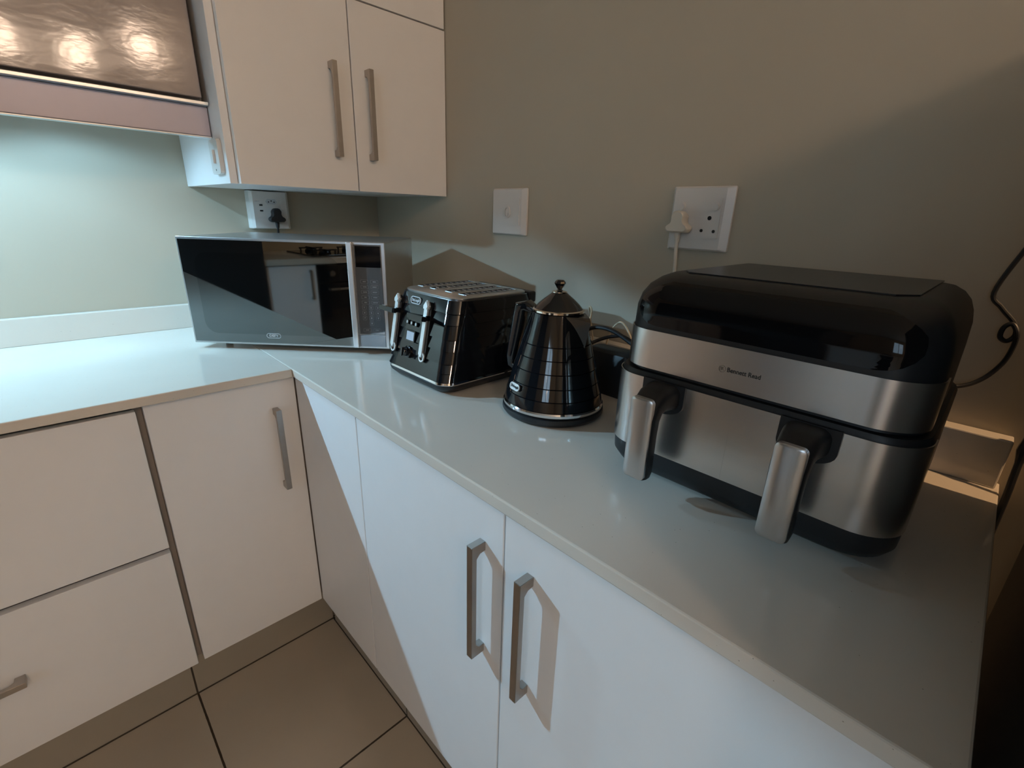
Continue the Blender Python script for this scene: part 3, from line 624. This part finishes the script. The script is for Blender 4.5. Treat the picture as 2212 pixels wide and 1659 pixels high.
single('power_cord', B().tube([(-.030, -1.7385, 1.00), (-.033, -1.7385, .965), (-.040, -1.7390, .93), (-.045, -1.740, .88), (-.045, -1.741, .70), (-.045, -1.742, .30), (-.045, -1.742, .01)], lambda s: .0042 + .003 * max(0, 1 - abs(s - .16) * 12), 10), M['black_matte'], 'black cord dropping behind the right end of the worktop', 'cord', smooth=True)

# ------------------------------------------------------------------ tall black refrigerator beside the worktop end
t = thing('refrigerator', 'matt black refrigerator at the right end of the worktop', 'refrigerator', (-.37, -2.09, 0))
B().box((-.60, -2.40, .03), (-.080, -1.768, 1.52), .006).obj('cabinet', M['fridge'], t)
B().box((-.66, -2.40, .62), (-.605, -1.768, 1.52), .008).obj('door', M['fridge'], t)
B().box((-.66, -2.40, .04), (-.605, -1.768, .61), .008).obj('door', M['fridge'], t)
for x in (-.57, -.12):
    for y in (-1.80, -2.36): B().lathe([(.02, 0), (.02, .031)], (x, y), 16).obj('foot', M['black_matte'], t)

# ------------------------------------------------------------------ opposite run, seen in the microwave door
OX = -2.70
def obase(y0, y1, label, doors, hs):
    t = thing('base_cabinet', label, 'cabinet', (-3.0, (y0 + y1) / 2, 0))
    B().box((-3.38, y0, .12), (OX - .02, y1, .875)).obj('carcass', M['carcass'], t)
    B().box((-3.38, y0, .0), (OX - .08, y1, .12)).obj('plinth', M['skirt'], t)
    for (a_, c_), hy in zip(doors, hs):
        d = B().box((OX - .018, a_ + .002, .125), (OX, c_ - .002, .872), .001).obj('door', M['white'], t)
        handle(d, (OX, hy, .74), (0, 0, 1), (1, 0, 0))
    return t
obase(-1.43, -1.10, 'white single-door base cabinet across the room left of the oven', [(-1.43, -1.10)], [-1.385])
obase(-2.90, -2.05, 'white two-door base cabinet across the room right of the oven', [(-2.90, -2.475), (-2.475, -2.05)], [-2.52, -2.43])
t = thing('oven', 'black built-in oven across the room under the hob', 'oven', (-3.0, -1.74, 0))
B().box((-3.38, -2.048, .02), (OX - .03, -1.432, .875)).obj('body', M['fridge'], t)
B().box((OX - .028, -2.045, .12), (OX + .002, -1.435, .74), .003).obj('door', M['black_gloss'], t)
B().box((OX - .028, -2.045, .745), (OX + .002, -1.435, .872), .003).obj('control_panel', M['black_gloss'], t)
B().tube([(OX + .003, -1.97, .70), (OX + .035, -1.97, .70), (OX + .035, -1.51, .70), (OX + .003, -1.51, .70)], .008, 10, 1).obj('door_handle', M['handle'], t)
for k in range(4): B().lathe([(.02, 0), (.018, .02)], (0, 0), 20, fr=frame((OX + .002, -1.54 - k * .13, .81), (0, 1, 0), (0, 0, 1), (1, 0, 0))).obj('knob', M['handle'], t)
single('worktop', B().box((-3.399, -2.90, .880), (OX + .02, -1.09, .92), .003), M['quartz'], 'pale quartz worktop across the room around the hob', 'worktop')
t = thing('hob', 'black gas hob on the worktop across the room', 'hob', (-3.02, -1.74, .92))
B().box((-3.28, -2.03, .92), (-2.78, -1.45, .93), .003).obj('glass', M['black_gloss'], t)
for x in (-3.15, -2.90):
    for y in (-1.89, -1.59):
        B().lathe([(.045, .930), (.045, .942), (.03, .950)], (x, y), 24).obj('burner', M['black_matte'], t)
        b = B(); b.box((x - .09, y - .006, .952), (x + .09, y + .006, .962)); b.box((x - .006, y - .09, .952), (x + .006, y + .09, .962))
        for q in (-.08, .08): b.box((x + q - .005, y - .005, .93), (x + q + .005, y + .005, .953)); b.box((x - .005, y + q - .005, .93), (x + .005, y + q + .005, .953))
        b.obj('pan_support', M['black_matte'], t)
t = thing('tall_cupboard', 'tall dark cupboard standing against the far left wall', 'cupboard', (-3.1, -.54, 0))
B().box((-3.39, -1.085, 0), (-2.66, -.02, 2.1), .004).obj('body', M['fridge'], t)
B().box((-2.658, -1.080, .05), (-2.64, -.02, 2.09), .003).obj('door', M['black_matte'], t)

# ------------------------------------------------------------------ warm ceiling lamps behind the camera
def pendant(x, y, z, r, label):
    t = thing('pendant_lamp', label, 'lamp', (x, y, z), 'opal globe pendants at the far end of the room')
    b = B(); b.lathe([(r * math.sin(math.radians(a)) + 1e-4, z - r * math.cos(math.radians(a))) for a in range(0, 181, 12)], (x, y), 28); b.obj('globe', M['globe'], t, smooth=True)
    B().lathe([(.03, z + r * .97), (.03, z + r + .04)], (x, y), 20).obj('lamp_holder', M['black_matte'], t, smooth=True)
    B().tube([(x, y, z + r + .03), (x, y, ZC)], .004, 8, 1).obj('cable', M['black_matte'], t)
pendant(-1.55, -3.45, 2.25, .09, 'opal globe pendant nearest the left side of the room')
pendant(-.47, -3.50, 2.14, .05, 'small opal globe pendant in the middle of the pendants')
pendant(-.14, -3.40, 2.22, .05, 'small opal globe pendant closest to the right wall')

t = thing('added_strip_spot', 'added warm spotlight beyond the refrigerator lighting the strip by the wall', 'spotlight', (-.058, -3.0, ZC - .03))  # unseen spotlight, added to throw the warm strip through the refrigerator gap
B().lathe([(.030, ZC - .03), (.046, ZC - .03), (.048, ZC - .001)], (-.058, -3.0), 28).obj('rim', M['satin'], t, smooth=True)
ld = bpy.data.lights.new('added_spot_light', 'SPOT'); ld.energy = 120; ld.color = (1.0, 0.60, 0.30); ld.spot_size = math.radians(26); ld.spot_blend = 0.5; ld.shadow_soft_size = 0.006
lo = bpy.data.objects.new('added_spot_light', ld); C.objects.link(lo); lo.parent = t; lo.location = (0, 0, -.012)
lo.rotation_mode = 'QUATERNION'; lo.rotation_quaternion = (Vector((-.045, -1.70, .93)) - Vector((-.058, -3.0, ZC - .042))).to_track_quat('-Z', 'Y')
pendant(-.80, -3.62, 2.17, .05, 'small opal globe pendant between the large globe and the middle one')
